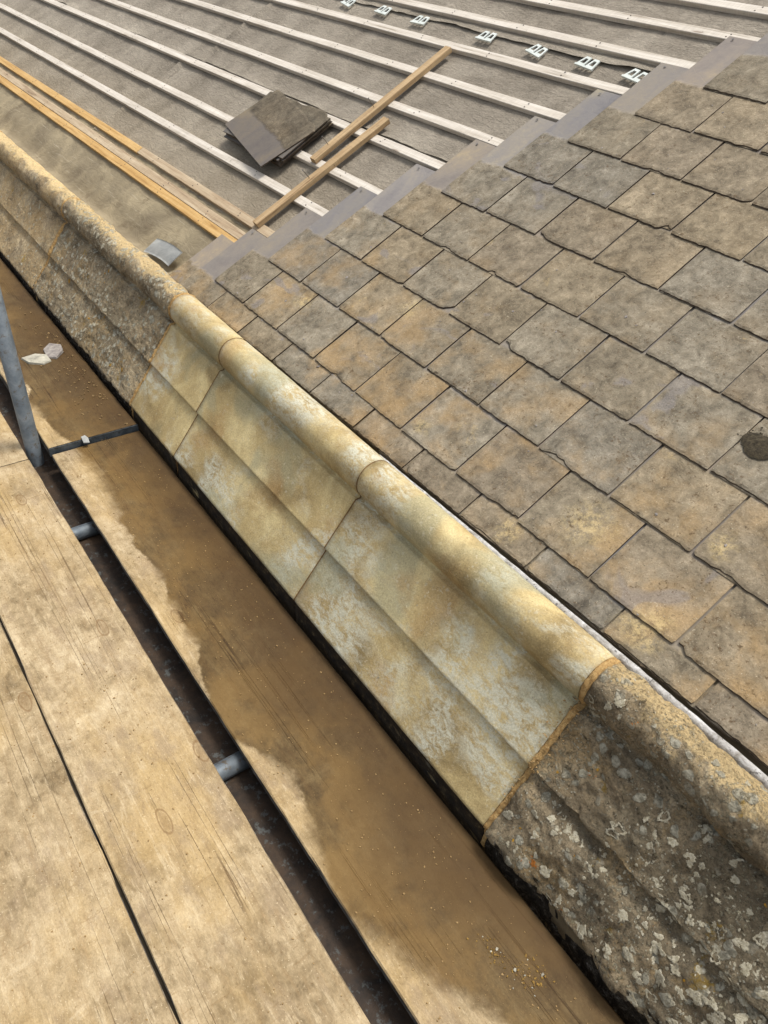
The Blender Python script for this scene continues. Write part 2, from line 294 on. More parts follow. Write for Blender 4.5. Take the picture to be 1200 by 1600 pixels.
def mat_stone_old(name, tone=0.0, sand=.5, lich=.5, lift=1.0):
    m = NT(name); o = m.rvec(m.obj, 31); w = m.pos
    a = m.noise(m.warp(o, 6, .08), 9, 8, .7, .4); f = m.noise(o, 70, 7, .78)
    col = m.ramp(m.math('ADD', m.math('MULTIPLY', a, .6), m.math('MULTIPLY', f, .4)),
        [(.35, C(84, 73, 56)), (.44, C(138, 122, 97)), (.54, C(176, 158, 127)), (.66, C(218, 200, 164))])
    # dark algae film on the sloping face
    dk = m.step(m.noise(m.map(o, (1, 1, 1), (3, 3, 3)), 3.6, 6, .65), .42, .60)
    col = m.mix(m.math('MULTIPLY', dk, .6 * (1 - tone)), col, C(98, 91, 76))
    # sandy freshly worn areas
    sa = m.step(m.noise(m.map(o, (1, 1, 1), (6, 1, 9)), 4.2, 7, .72, .6), .56 - .18 * sand, .66 - .1 * sand)
    z = m.sep(w)[2]; y = m.sep(w)[1]
    crest_lit = m.step(m.math('ADD', y, m.math('MULTIPLY_ADD', m.noise(o, 9, 6, .7, .4), .16, -.08)), -.03, -.012)  # bare tan crest, plus the roll's sunlit side put into the colour
    col = m.mix(m.math('MULTIPLY', sa, .55), col, C(180, 152, 106))
    col = m.mix(m.math('MULTIPLY', crest_lit, .8), col, m.mix(f, C(196, 164, 112), C(236, 212, 160)))
    gn_ = m.noise(m.warp(o, 40, .02), 120, 5, .8); dens = m.step(m.noise(m.map(o, (1, 1, 1), (4, 4, 1)), 5, 4, .6), .36, .62)
    cr_ = m.math('MULTIPLY', m.step(gn_, .53, .60), m.math('MULTIPLY_ADD', dens, .7 + .3 * lich, .25))
    col = m.mix(m.math('MULTIPLY', cr_, .75), col, m.ramp(m.noise(o, 40, 3, .6), [(.4, C(168, 156, 124)), (.6, C(200, 194, 168))]))
    dp = m.step(m.noise(m.map(o, (1, 1, 1), (1, 7, 7)), 90, 5, .8), .56, .64); col = m.mix(m.math('MULTIPLY', dp, .75), col, C(58, 49, 36)); g9 = m.noise(o, 230, 4, .85); col = m.val(col, m.math('MULTIPLY_ADD', g9, 1.5, .25))
    # lichen specks, grey crusts, orange spots
    wv = m.warp(o, 24, .035)
    lc = m.step(m.voro(wv, 30), .20 + .10 * lich, .27 + .10 * lich, 1, 0); lc = m.math('MULTIPLY', lc, m.step(m.noise(m.map(o, (1, 1, 1), (2, 6, 2)), 6, 4, .6), .56 - .14 * lich, .62 - .12 * lich))
    col = m.mix(m.math('MULTIPLY', lc, .8), col, m.ramp(f, [(.35, C(140, 134, 112)), (.6, C(204, 200, 180))]))
    ls = m.step(m.voro(m.warp(o, 60, .015), 95), .16, .24, 1, 0); ls = m.math('MULTIPLY', ls, m.step(m.noise(m.map(o, (1, 1, 1), (5, 5, 1)), 10, 4, .6), .50 - .06 * lich, .56))
    col = m.mix(m.math('MULTIPLY', ls, .85), col, C(206, 200, 178))
    yl = m.step(m.noise(m.map(o, (1, 1, 1), (1, 9, 6)), 9, 6, .75), .62, .67); col = m.mix(m.math('MULTIPLY', yl, .7), col, C(158, 128, 50))
    orr = m.step(m.noise(m.map(o, (1, 1, 1), (4, 2, 6)), 14, 5, .75), .68, .71); col = m.mix(m.math('MULTIPLY', orr, .85), col, C(190, 112, 30))
    if lift != 1.0: col = m.val(col, lift)
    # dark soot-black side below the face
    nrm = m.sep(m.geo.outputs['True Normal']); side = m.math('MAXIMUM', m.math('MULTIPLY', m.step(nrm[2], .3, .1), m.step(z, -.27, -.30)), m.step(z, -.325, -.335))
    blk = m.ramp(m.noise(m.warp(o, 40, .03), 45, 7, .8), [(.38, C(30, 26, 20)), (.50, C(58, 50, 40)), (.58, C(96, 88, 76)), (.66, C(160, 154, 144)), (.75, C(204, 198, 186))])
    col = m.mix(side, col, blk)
    h = m.math('ADD', m.math('MULTIPLY', a, .7), m.math('ADD', m.math('MULTIPLY', f, .6), m.math('ADD', m.math('MULTIPLY', cr_, .45), m.math('MULTIPLY', m.math('ADD', lc, ls), .3))))
    return m.done(col, .93, m.bump(m.math('ADD', h, m.math('MULTIPLY', g9, .35)), 1.0, .011), spec=.15)

def mat_felt():
    m = NT('roofing_felt'); o = m.rvec(m.obj, 5)
    a = m.noise(m.warp(o, 3, .2), 3.4, 7, .65, .4); f = m.noise(m.map(o, (1, 1.6, 1)), 90, 5, .75)
    col = m.ramp(m.math('ADD', m.math('MULTIPLY', a, .6), m.math('MULTIPLY', f, .4)), [(.34, C(112, 104, 91)), (.46, C(148, 138, 122)), (.58, C(170, 160, 143)), (.72, C(204, 193, 172))])
    v = m.sep(o)[1]; lowd = m.step(m.sep(m.pos)[2], .55, .12)
    col = m.mix(m.math('MULTIPLY', lowd, .35), col, C(166, 148, 114))
    spk = m.step(m.noise(o, 46, 5, .8), .60, .68); col = m.mix(m.math('MULTIPLY', spk, .5), col, C(66, 58, 48))
    wr = m.noise(m.map(m.warp(o, 8, .05), (1.2, 3.4, 1)), 18, 6, .7, .8)
    wr2 = m.noise(m.map(o, (14, 1.3, 1), (0, 0, 0), (0, 0, .1)), 3.2, 4, .6, .6)
    col = m.val(col, m.math('MULTIPLY_ADD', wr, .6, .71))
    ch = m.step(m.noise(m.map(o, (2, 9, 1), (1, 1, 1), (0, 0, .1)), 4, 5, .7), .68, .74); col = m.mix(m.math('MULTIPLY', ch, .3), col, C(190, 178, 150))
    h = m.math('ADD', m.math('ADD', wr, m.math('MULTIPLY', wr2, .6)), m.math('MULTIPLY', f, .12))
    nz = m.bump(h, .8, .012)
    return m.done(col, .88, nz, spec=.25)

def mat_simple(name, c1, c2, sc=20, rough=.8, bump=.003, metal=0, spec=.3, dark=None):
    m = NT(name); o = m.rvec(m.obj, 7); a = m.noise(o, sc, 6, .7, .3)
    col = m.ramp(a, [(.35, c1), (.65, c2)])
    if dark: col = m.mix(m.step(m.noise(o, sc * 2.3, 5, .75), .55, .64, 0, .7), col, dark)
    return m.done(col, rough, m.bump(m.noise(o, sc * 3, 5, .7), .6, bump), metal, spec)

M_slate = mat_slate()
M_stack = mat_slate('reclaimed_slate', .015, 1.0, .60)
M_batten = mat_wood('pale_sawn_softwood', C(236, 227, 212), C(214, 203, 186), C(160, 147, 128))
M_batten2 = mat_wood('brown_sawn_softwood', C(214, 194, 162), C(184, 160, 128), C(132, 108, 82))
M_orange = mat_wood('yellow_treated_softwood', C(226, 188, 126), C(206, 164, 100), C(156, 116, 68))
M_stick = mat_wood('tan_batten_offcut', C(206, 178, 136), C(180, 150, 110), C(122, 96, 66))
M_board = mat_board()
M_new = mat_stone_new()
M_old = mat_stone_old('lichened_stone', .0, .30, 1.0, 1.05)
M_oldfar = mat_stone_old('lichened_stone_far', .25, .5, 1.0, 1.25)
M_oldtan = mat_stone_old('weathered_tan_stone', 1.0, 1.0, .3, 1.42)
M_felt = mat_felt()
M_mortar = mat_simple('sandy_mortar', C(160, 122, 70), C(214, 178, 118), 110, .95, .006, dark=C(112, 80, 42))
M_mortar_d = mat_simple('stained_joint', C(104, 78, 46), C(140, 108, 66), 60, .95, .002)
M_white = mat_simple('white_bedding', C(150, 144, 134), C(224, 222, 218), 38, .95, .006, dark=C(44, 38, 30))
M_lichen = mat_simple('pale_lichen', C(160, 150, 122), C(212, 204, 180), 150, .95, .006, dark=C(98, 84, 62))
M_lichy = mat_simple('ochre_lichen', C(140, 112, 44), C(196, 146, 50), 55, .95, .003)
M_galv = mat_simple('galvanised_steel', C(104, 114, 122), C(150, 158, 162), 16, .5, .001, .55, .5, dark=C(112, 94, 68))
M_band = mat_simple('steel_band', C(66, 74, 80), C(112, 120, 124), 22, .55, .001, .4, .5, dark=C(50, 44, 36))
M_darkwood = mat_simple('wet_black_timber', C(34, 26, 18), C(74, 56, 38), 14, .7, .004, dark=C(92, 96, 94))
M_wall = mat_simple('rubble_wall', C(90, 78, 58), C(140, 122, 90), 9, .95, .01)
M_ground = mat_simple('trodden_earth', C(86, 74, 56), C(120, 104, 80), 3, .95, .02)
M_lead = mat_simple('lead_sheet', C(136, 138, 136), C(186, 186, 178), 8, .6, .001, .2, .4)
M_plastic = mat_simple('white_plastic', C(215, 222, 212), C(238, 242, 234), 20, .4, .0003, 0, .5)
M_steel = mat_simple('nail_steel', C(110, 104, 98), C(170, 164, 156), 40, .4, .0003, .8, .5)
M_rust = mat_simple('dull_nail', C(52, 46, 40), C(90, 80, 70), 40, .6, .0003)
M_sand = mat_simple('stone_crumbs', C(136, 108, 66), C(184, 154, 106), 90, .95, .001)
M_crumb = mat_simple('lichen_crumbs', C(112, 84, 36), C(170, 136, 70), 160, .95, .001)
M_crumb2 = mat_simple('dull_crumbs', C(96, 76, 46), C(170, 142, 98), 160, .95, .001)
M_chip = mat_simple('slate_chips', C(120, 112, 108), C(176, 168, 158), 60, .85, .001)
M_frag = mat_simple('pale_fragment', C(150, 146, 132), C(206, 200, 180), 22, .9, .003)
M_moss = mat_simple('dark_moss', C(48, 42, 32), C(92, 82, 62), 120, 1, .006)

# ---------------------------------------------------------------- ground, wall below
gnd = new_obj('ground', [(-150, -150, -6), (150, -150, -6), (150, 150, -6), (-150, 150, -6)], [(0, 1, 2, 3)], M_ground); tag(gnd, kind='structure')

# ---------------------------------------------------------------- parapet with coping stones
par = empty('parapet_wall', (0, -.1, -6))
tag(par, 'long low stone parapet with rolled coping between the scaffold boards and the slate roof', 'parapet', kind='thing')
PO = Vector((0, -.1, -6))
# profile (y, z) from the roof side of the roll, over the top, down the face and the side
RC, RR = (.0085, .0375), .0615
fd = np.array([-.602, -.799]); fnrm = np.array([-.799, .602])
bpt = np.array([-.042, -.001])
def profile():
    P = [(.066, -.09), (.070, -.03), (.0725, .01)]
    for a in np.linspace(-20, 224, 48): P.append((RC[0] + RR * math.cos(math.radians(a)), RC[1] + RR * math.sin(math.radians(a))))
    P.append((-.0360, -.0085)); P.append((-.0385, -.0120)); P.append(tuple(bpt + fd * .0125 - fnrm * .0015))
    for s in np.linspace(.0155, .186, 34): P.append(tuple(bpt + fd * s + fnrm * .002))
    P.append(tuple(bpt + fd * .188 + fnrm * .0005)); P.append(tuple(bpt + fd * .189 - fnrm * .010))
    for s in np.linspace(.195, .371, 36): P.append(tuple(bpt + fd * s - fnrm * .0105))
    d = bpt + fd * .375 - fnrm * .0105
    P.append(tuple(d + (0.0005, -.003))); P.append(tuple(d + (.004, -.010)))
    for z in np.linspace(-.325, -.46, 16): P.append((d[0] + .008, z))
    return np.array(P)
PROF = profile()
def prof_normal():
    t = np.gradient(PROF, axis=0); n = np.stack([t[:, 1], -t[:, 0]], 1); n /= np.linalg.norm(n, axis=1)[:, None]; return -n * np.sign((-n[20] @ (PROF[20] - np.array(RC))))
PN = prof_normal()
arcl = np.concatenate([[0], np.cumsum(np.linalg.norm(np.diff(PROF, axis=0), axis=1))])
def surf(xs, crude, seed, chipy=0.0):
    X, K = np.meshgrid(xs, np.arange(len(PROF)), indexing='ij')
    P = np.stack([X.ravel(), PROF[K.ravel(), 0], PROF[K.ravel(), 1]], 1); n = np.stack([0 * X.ravel(), PN[K.ravel(), 0], PN[K.ravel(), 1]], 1)
    if crude > 0:
        big = fbm(P, 7, 5, seed, .55); med = fbm(P, 28, 4, seed + 1, .6)
        rid = 1 - np.abs(fbm(P * [1, 1, 1], 10, 4, seed + 2)) * 2
        d = crude * (.014 * big + .0075 * med + .0028 * fbm(P, 75, 3, seed + 6, .6) - .009 * np.clip(rid - .75, 0, 1) * 4 * .5)
        face = np.clip((-.05 - P[:, 1]) / .03, 0, 1)
        # old stones: step and groove worn away in places
        lower = np.clip((-.18 - P[:, 2]) / .02, 0, 1) * (P[:, 2] > -.32)
        d = d + (.0115 if seed == 38 else .004 * crude) * lower
        if seed == 38: d = d + .004 * fbm(P * [1, 3, 3], 3.2, 3, 77)
        P = P + n * d[:, None]
        P[:, 0] += crude * .003 * fbm(P, 20, 3, seed + 5)
    else:
        d = .0011 * fbm(P, 14, 3, seed) + .0005 * fbm(P, 60, 3, seed + 3)
        P = P + n * d[:, None]
    # undercut edge of the side is ragged on every stone
    sd = (P[:, 2] < -.312) & (P[:, 1] < -.2)
    P[sd, 1] += .009 * fbm(P[sd] * [1, 0, 1], 16, 4, seed + 9)
    if chipy:
        e = np.clip((P[:, 2] * -1 - .20) / .1, 0, 1) * np.clip((X.ravel() - 2.16) / .12, 0, 1)
        P = P - n * (e * chipy * (1 + .9 * fbm(P, 9, 4, 44)))[:, None]
    return P
stones = [  # x0, x1, material, crude, label, dx
    (-8.0, -4.10, M_oldtan, .5, 'furthest tan weathered coping stone running out of the photo', .03),
    (-4.09, -2.72, M_oldtan, .7, 'tan weathered coping stone behind the lichened one, second from far end', .02),
    (-2.71, -1.318, M_oldtan, .5, 'tan weathered coping stone just behind the white lichened stone', .011),
    (-1.302, -.061, M_oldfar, .85, 'old grey coping stone crusted with white lichen, upper left', .0085),
    (-.049, .3645, M_new, 0, 'short new coping stone between the lichened stone and the long new ones', .02),
    (.3665, 1.2225, M_new, 0, 'long new sandstone coping stone in the middle, warm tan', .02),
    (1.2245, 2.072, M_new, 0, 'long new coping stone smeared pale grey-green, beside the near old stone', .02),
    (2.088, 3.6, M_old, 1.15, 'broken old coping stone covered in lichen, nearest the camera', .0055)]
SURF = {}
for k, (x0, x1, mt, cr, lab, dx) in enumerate(stones):
    n = max(4, int((x1 - x0) / dx)); xs = np.linspace(x0, x1, n)
    P = surf(xs, cr, 3 + k * 5, .012 if k == 7 else 0); nv = len(PROF)
    F = [tuple(q) for q in grid_faces(n, nv)]
    if cr == 0:          # softened arrises at the joints
        for e, s in ((0, 1), (n - 1, -1)):
            P[e * nv:(e + 1) * nv] -= np.stack([np.zeros(nv), PN[:, 0], PN[:, 1]], 1) * .0015
        P2 = []
    base = len(P); caps = list(range(0, nv)); cape = list(range((n - 1) * nv, n * nv))
    F.append(tuple(caps)); F.append(tuple(reversed(cape)))
    F.append((0, (n - 1) * nv, n * nv - 1, nv - 1))
    Q = P - np.array([0, -.1, -6]) - np.array([x0, 0, 6])
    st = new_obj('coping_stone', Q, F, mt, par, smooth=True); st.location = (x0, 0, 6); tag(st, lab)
    SURF[k] = (st, P, xs, nv, x0)
    # mesh auto-smooth look on the caps
    for pl in st.data.polygons[-3:]: pl.use_smooth = False
# mortar joints
def joint(x, w, raise_, mat, stone, seed, lab=None, k0=6, k1=None):
    k1 = k1 or len(PROF) - 8; ks = np.arange(k0, k1)
    rows = []; nx = 7
    for i, t in enumerate(np.linspace(-1, 1, nx)):
        prof = raise_ * (1 - t * t) - (.006 if abs(t) == 1 else 0)
        p = np.stack([np.full(len(ks), x + t * w), PROF[ks, 0], PROF[ks, 1]], 1)
        wob = fbm(p * [0, 1, 1] + [t*.02,0,0], 24, 4, seed); p[:, 0] += .006 * wob * (raise_ > 0)
        ln = prof + (.005 * fbm(p, 110, 3, seed + 2) + .003 * fbm(p, 25, 2, seed + 4)) * (w > .005)
        p[:, 1:] += PN[ks] * ln[:, None]; rows.append(p)
    P = np.concatenate(rows); so = SURF[stone][0]
    Q = P - np.array([SURF[stone][4], -.1, 0]) ; 
    o = new_obj('mortar_joint', Q, grid_faces(nx, len(ks)), mat, so, smooth=True); 
    if lab: o['label'] = lab
joint(-4.095, .012, .002, M_mortar_d, 1, 1); joint(-2.715, .012, .002, M_mortar, 2, 2)
joint(-1.310, .013, .001, M_mortar, 3, 3, 'ochre mortar joint with orange lichen')
joint(-.055, .0095, .001, M_mortar, 4, 4, 'ochre mortar joint against the lichened stone')
joint(.3655, .0022, -.0008, M_mortar_d, 5, 5); joint(1.2235, .0022, -.0008, M_mortar_d, 6, 6)
joint(2.080, .0090, -.0005, M_mortar, 7, 7, 'thick crumbly ochre mortar joint')

# lichen crusts on the two old stones (real little plates)
def rosettes(k, n, seed, rr, mats, name='lichen', region=None):
    st, P, xs, nv, x0 = SURF[k]; R = np.random.RandomState(seed); V = []; F = []
    nx = len(xs); G3 = P.reshape(nx, nv, 3)
    cnt = 0; tries = 0
    while cnt < n and tries < n * 30:
        tries += 1
        i = R.randint(3, nx - 3); j = R.randint(12, nv - 18)
        c = G3[i, j]
        if region and not region(c, R): continue
        dens = fbm(c[None], 6, 3, seed + 3)[0]
        if k == 7: dens += .45 * min(1, max(0, (c[0] - 2.25) / .3)) * (c[2] < -.06) - .15
        if dens < R.uniform(-.25, .3): continue
        t1 = G3[i + 2, j] - G3[i - 2, j]; t1 /= np.linalg.norm(t1); t2 = G3[i, j + 2] - G3[i, j - 2]; t2 /= np.linalg.norm(t2); nn = np.cross(t1, t2); nn /= np.linalg.norm(nn)
        if nn @ np.array([-.5, .3, .9]) < 0: nn = -nn
        r0 = rr[0] + (rr[1] - rr[0]) * R.rand() ** 6; m = 22 if r0 > .004 else 9; a0 = R.rand() * 6; ring = R.rand() < .3 and r0 > .008
        b0 = len(V); ax = R.uniform(.8, 1.25); ph = R.rand(4) * 6
        lob = [max(.5, 1 + .16 * math.sin(2 * q * 6.283 / m + ph[0]) + .14 * math.sin(3 * q * 6.283 / m + ph[1]) + .15 * R.randn()) for q in range(m)]
        off = c + nn * .0003
        for rad, hh in ((1.0, -.0006), (.86, .0005), (.62, .0006 if not ring else -.0008), (.3, .0004)):
            for q in range(m):
                a = a0 + q * 2 * math.pi / m; rr_ = r0 * rad * (lob[q] if rad > .5 else 1)
                V.append(off + t1 * math.cos(a) * rr_ * ax + t2 * math.sin(a) * rr_ / ax + nn * (hh * min(1, r0 * 160) + .00022 * R.randn()))
        for rg in (0, 1, 2):
            if ring and rg == 2: continue
            for q in range(m): F.append((b0 + rg * m + q, b0 + rg * m + (q + 1) % m, b0 + (rg + 1) * m + (q + 1) % m, b0 + (rg + 1) * m + q))
        if not ring: F.append(tuple(b0 + 3 * m + q for q in range(m)))
        cnt += 1
    V = np.array(V) - np.array([x0, -.1, 0])
    o = new_obj(name, V, F, mats, st, smooth=True); o['kind'] = 'stuff'
rosettes(7, 3800, 5, (.0006, .0130), M_lichen)
rosettes(7, 34, 8, (.003, .012), M_lichy, 'ochre_lichen')
rosettes(3, 1100, 11, (.0012, .013), M_lichen)
rosettes(3, 40, 12, (.003, .014), M_lichy, 'ochre_lichen')
rosettes(6, 60, 21, (.0008, .0030), M_lichen, 'dried_splashes')

# white bedding mortar behind the roll
def strip(name, xs, yz, mat, parent, off, seed, amp=.002):
    V = []
    for i, x in enumerate(xs):
        for (y, z) in yz: V.append((x, y, z))
    V = np.array(V); tp = np.clip((V[:, 0] - 1.15) / .95, 0, 1); V[:, 2] += (.0165 * tp - .0050) * (V[:, 2] > .03); V[:, 1] += .003 * tp; V[:, 1] += amp * fbm(V, 30, 4, seed); V[:, 2] += amp * fbm(V, 35, 4, seed + 1)
    return new_obj(name, V - np.array(off), grid_faces(len(xs), len(yz)), mat, parent, smooth=True)
strip('bedding_mortar', np.linspace(1.15, 3.6, 260), [(.060, .0), (.066, .052), (.073, .0585), (.081, .057), (.0845, .040), (.085, -.03)], M_white, par, PO, 3, .0018)
wf = new_obj('wall_face', [(-8, -.235, -6), (3.6, -.235, -6), (3.6, -.235, -.34), (-8, -.235, -.34), (-8, .10, -6), (3.6, .10, -6), (3.6, .10, -.02), (-8, .10, -.02), (-8, -.0, -.02), (3.6, -.0, -.02)],
    [(0, 1, 2, 3), (3, 2, 9, 8), (8, 9, 6, 7), (4, 7, 6, 5), (0, 3, 8, 7, 4), (1, 5, 6, 9, 2)], M_wall, par)
wf.location = -PO

# ---------------------------------------------------------------- the roof
roof = empty('slate_roof', (0, 0, 0), (AL, 0, 0))
tag(roof, 'half-slated pitched roof of weathered brown slates with bare battens and felt beyond', 'roof', kind='thing')
# felt strips
def felt(x0, x1, v0, v1, n0, seed, step=.02, parent=roof, flap=.006):
    nx = int((x1 - x0) / (step * 1.6)); nv = int((v1 - v0) / step)
    X, V = np.meshgrid(np.linspace(x0, x1, nx), np.linspace(v0, v1, nv), indexing='ij')
    P = np.stack([X.ravel(), V.ravel(), 0 * X.ravel()], 1)
    N = n0 + .0035 * fbm(P * [1, 2.2, 1], 5, 4, seed) + .002 * fbm(P * [3, 1, 1], 9, 3, seed + 1)
    es = np.clip(1 - (P[:, 0] - x0) / .05, 0, 1) * (x0 > -7); N += .008 * es * (1 + fbm(P * [0, 1, 0], 9, 3, seed + 8)); P[:, 0] += es * .012 * fbm(P * [0, 1, 0], 8, 4, seed + 9)
    e = np.clip(1 - (P[:, 1] - v0) / .05, 0, 1); N += flap * e * (1 + 1.0 * fbm(P * [1, 0, 0], 7, 3, seed + 2))
    P[:, 1] += e * .016 * fbm(P * [1, 0, 0], 3.5, 4, seed + 3)
    P[:, 2] = N
    o = new_obj('roofing_felt', P - [x0, v0, n0], grid_faces(nx, nv), M_felt, parent, smooth=True); o.location = (x0, v0, n0); return o
felt(-8, -2.06, .47, 1.20, -.0480, 2); felt(-2.12, 3.5, .465, 1.22, -.0470, 3)
felt(-8, -1.90, 1.15, 1.92, -.0455, 4); felt(-1.98, 3.5, 1.16, 1.90, -.0445, 5)
felt(-8, 3.5, 1.845, 2.66, -.0435, 6, .02, roof, .010); felt(-8, 3.5, 2.60, 3.5, -.042, 7, .03); felt(-8, 3.5, 3.4, 5.6, -.041, 8, .06)
# eaves apron felt, runs into the gutter behind the roll
def apron():
    xs = np.linspace(-8, 3.5, 520); vs = np.linspace(.045, .50, 30); X, V = np.meshgrid(xs, vs, indexing='ij')
    P = np.stack([X.ravel(), V.ravel(), 0 * X.ravel()], 1)
    base = np.interp(P[:, 1], [.045, .09, .13, .17, .24, .50], [-.005, -.03, -.055, -.052, -.040, -.036])
    P[:, 2] = base + .006 * fbm(P * [1, 1.4, 1], 6, 4, 31) + .0035 * fbm(P * [2.4, 1, 1], 9, 4, 32) - .004
    P[:, 1] += .006 * fbm(P, 3, 3, 33)
    o = new_obj('eaves_felt', P, grid_faces(len(xs), len(vs)), M_apron, roof, smooth=True); o['label'] = 'tan dusty eaves felt dipping into the gutter'
def mat_apron():
    m = NT('dusty_eaves_felt'); o = m.obj; a = m.noise(m.warp(o, 3, .2), 3.2, 6, .62, .4)
    col = m.ramp(a, [(.3, C(124, 111, 88)), (.5, C(152, 138, 110)), (.7, C(184, 168, 134))])
    st = m.noise(m.map(o, (1.3, 26, 1), (0, 0, 0), (0, 0, -.03)), 2.2, 5, .65, .6); col = m.mix(m.step(st, .58, .74, 0, .55), col, C(208, 196, 170))
    col = m.mix(m.step(m.noise(o, 8, 6, .7), .56, .68, 0, .5), col, C(112, 96, 72))
    return m.done(col, .85, m.bump(m.math('ADD', m.noise(m.map(o, (1, 2.4, 1)), 9, 6, .65, .7), m.math('MULTIPLY', m.noise(o, 90, 4, .7), .12)), .6, .012), spec=.3)
M_apron = mat_apron(); apron()
# roof deck under everything
dk = new_obj('roof_deck', [(-8, .1, -.075), (3.5, .1, -.075), (3.5, 5.6, -.075), (-8, 5.6, -.075), (-8, .1, -.10), (3.5, .1, -.10), (3.5, 5.6, -.10), (-8, 5.6, -.10)],
    [(0, 1, 2, 3), (7, 6, 5, 4), (0, 4, 5, 1), (1, 5, 6, 2), (2, 6, 7, 3), (3, 7, 4, 0)], M_darkwood, roof)

def bar(name, L, w, t, mat, parent, seed, nseg=None, wob=.0012):
    nseg = nseg or max(2, int(L / .12)); xs = np.linspace(0, L, nseg + 1); b = .0018
    sec = [(-w / 2, b), (-w / 2 + b, 0), (w / 2 - b, 0), (w / 2, b), (w / 2, t - b), (w / 2 - b, t), (-w / 2 + b, t), (-w / 2, t - b)]
    V = [(x, y, z) for x in xs for (y, z) in sec]; V = np.array(V); V[:, 1:] += wob * np.stack([fbm(V * [1, 0, 0], 3, 3, seed), fbm(V * [1, 0, 0], 2.6, 3, seed + 1)], 1)
    V[:, 1:] += .0004 * np.stack([fbm(V, 30, 2, seed), fbm(V, 33, 2, seed + 1)], 1)
    ns = 8; F = []
    for i in range(nseg):
        for j in range(ns): a = i * ns + j; c = i * ns + (j + 1) % ns; F.append((a, c, c + ns, a + ns))
    F.append(tuple(range(ns))[::-1]); F.append(tuple(range(nseg * ns, nseg * ns + ns)))
    return new_obj(name, V, F, mat, parent)
BT = -.0245; bt = .0195     # batten top / thickness
bats = [(-8, 2.9, 1.90, .044, M_orange, 'yellow eaves batten, lowest of the three'), (-8, 2.9, 2.128, .044, M_batten2, 'pale eaves batten between the yellow ones'),
        (-8, -1.521, 2.50, .042, M_orange, 'yellow eaves batten, upper'), (-1.517, 2.9, 2.51, .042, M_batten2, 'brown batten butted to the end of the yellow one')]
for v in (3.515, 4.47, 5.60, 6.57, 7.61, 8.59, 9.56, 10.46, 11.25): bats.append((-8, 3.3, v, .040, M_batten, None))
v = 12.3
while v < 27: bats.append((-8, 3.3, v, .040, M_batten, None)); v += 1.02
for i, (x0, x1, v, w, mt, lab) in enumerate(bats):
    o = bar('batten', x1 - x0, w, bt, mt, roof, 50 + i, nseg=int((x1 - x0) / .15)); o.location = (x0, v * G, BT - bt)
    if i == 6: o.rotation_euler = (0, 0, 0.0)
    if lab: o['label'] = lab
V = []; F = []
for (x0, x1, v, w, mt, lab) in bats[:14]:
    for q in range(int((min(x1, 1.2) - x0) / .45)):
        for d in (-.009, .010):
            cx, cy = x0 + .2 + q * .45 + rng.uniform(-.012, .012), v * G + d + rng.uniform(-.004, .004); b0 = len(V)
            for z, r_ in ((BT + .0001, .0032), (BT + .0011, .0028)):
                for k in range(8): V.append((cx + r_ * math.cos(k * .7854), cy + r_ * math.sin(k * .7854), z))
            F += [tuple(b0 + 8 + k for k in range(8))] + [(b0 + k, b0 + (k + 1) % 8, b0 + 8 + (k + 1) % 8, b0 + 8 + k) for k in range(8)]
o = new_obj('batten_nails', V, F, M_rust, roof); o['kind'] = 'stuff'
# slates
T = .0056
def slate_mesh(w, L, R, y0=0.0, skew=0.0, chip=None, mat=M_slate, name='slate'):
    nx = 25; xs = np.linspace(0, w, nx) + np.r_[0, R.uniform(-.002, .002, nx - 2), 0]
    s = R.randint(1000)
    q = np.stack([xs * 1.0, np.zeros(nx), np.zeros(nx)], 1)
    tail = y0 + .0013 * fbm(q, 60, 3, s) + .0008 * R.randn(nx) + skew * (xs - w / 2)
    if chip:
        for (cx, cw, cd) in chip: tail = tail + cd * np.clip(1.15 - np.abs(xs - cx) / cw, 0, 1) * (1 + .22 * R.randn(nx))
    ys = [None, .007, .03, .10, .2, L]
    V = []
    ed = R.uniform(.0, .0022)
    ex = .0018 * fbm(np.stack([np.arange(6) * 1., np.zeros(6), np.zeros(6)], 1), 1.7, 2, s + 7)
    for r_, y in enumerate(ys):
        for i, x in enumerate(xs):
            yy = tail[i] if r_ == 0 else (tail[i] + y if r_ < 3 else y0 + y if r_ < 5 else L)
            xx = x + (ex[r_] if i in (0, nx - 1) else 0) + (.0022 * abs(R.randn()) if (r_ == 0 and i == 0) else 0) - (.0022 * abs(R.randn()) if (r_ == 0 and i == nx - 1) else 0)
            nn = T - (.0014 + .0008 * abs(R.randn()) if r_ == 0 else .0) + .0005 * R.randn() * (r_ in (1, 2))
            V.append((xx, yy, nn))
    nr = len(ys); F = []; 
    for r_ in range(nr - 1):
        for i in range(nx - 1): a = r_ * nx + i; F.append((a, a + 1, a + nx + 1, a + nx))
    b0 = len(V)
    for i in range(nx): V.append((V[i][0], V[i][1] - .0012 + R.uniform(-.0012, .0012) - ed * .3, R.uniform(-.0003, .0006)))
    for i in range(nx - 1): F.append((b0 + i, b0 + i + 1, i + 1, i))
    bl = len(V); V += [(V[0][0], V[0][1], 0), (0, L, 0), (w, L, 0), (V[nx - 1][0], V[nx - 1][1], 0)]
    lft = [r_ * nx for r_ in range(nr)]; rgt = [r_ * nx + nx - 1 for r_ in range(nr)]
    F.append(tuple([b0] + lft + [bl + 1])); F.append(tuple([bl + 2] + rgt[::-1] + [b0 + nx - 1]))
    F.append(tuple([bl + 1] + list(range((nr - 1) * nx, nr * nx)) + [bl + 2])); F.append((b0, bl + 1, bl + 2, b0 + nx - 1))
    return V, F
RS = np.random.RandomState(11)
starts = {0: -.262, 1: -.125, 2: .005, 3: .138, 4: .262, 5: .385, 6: .508, 7: .632, 8: .757, 9: .885}
for c in range(10, 26): starts[c] = .885 + .125 * (c - 9)
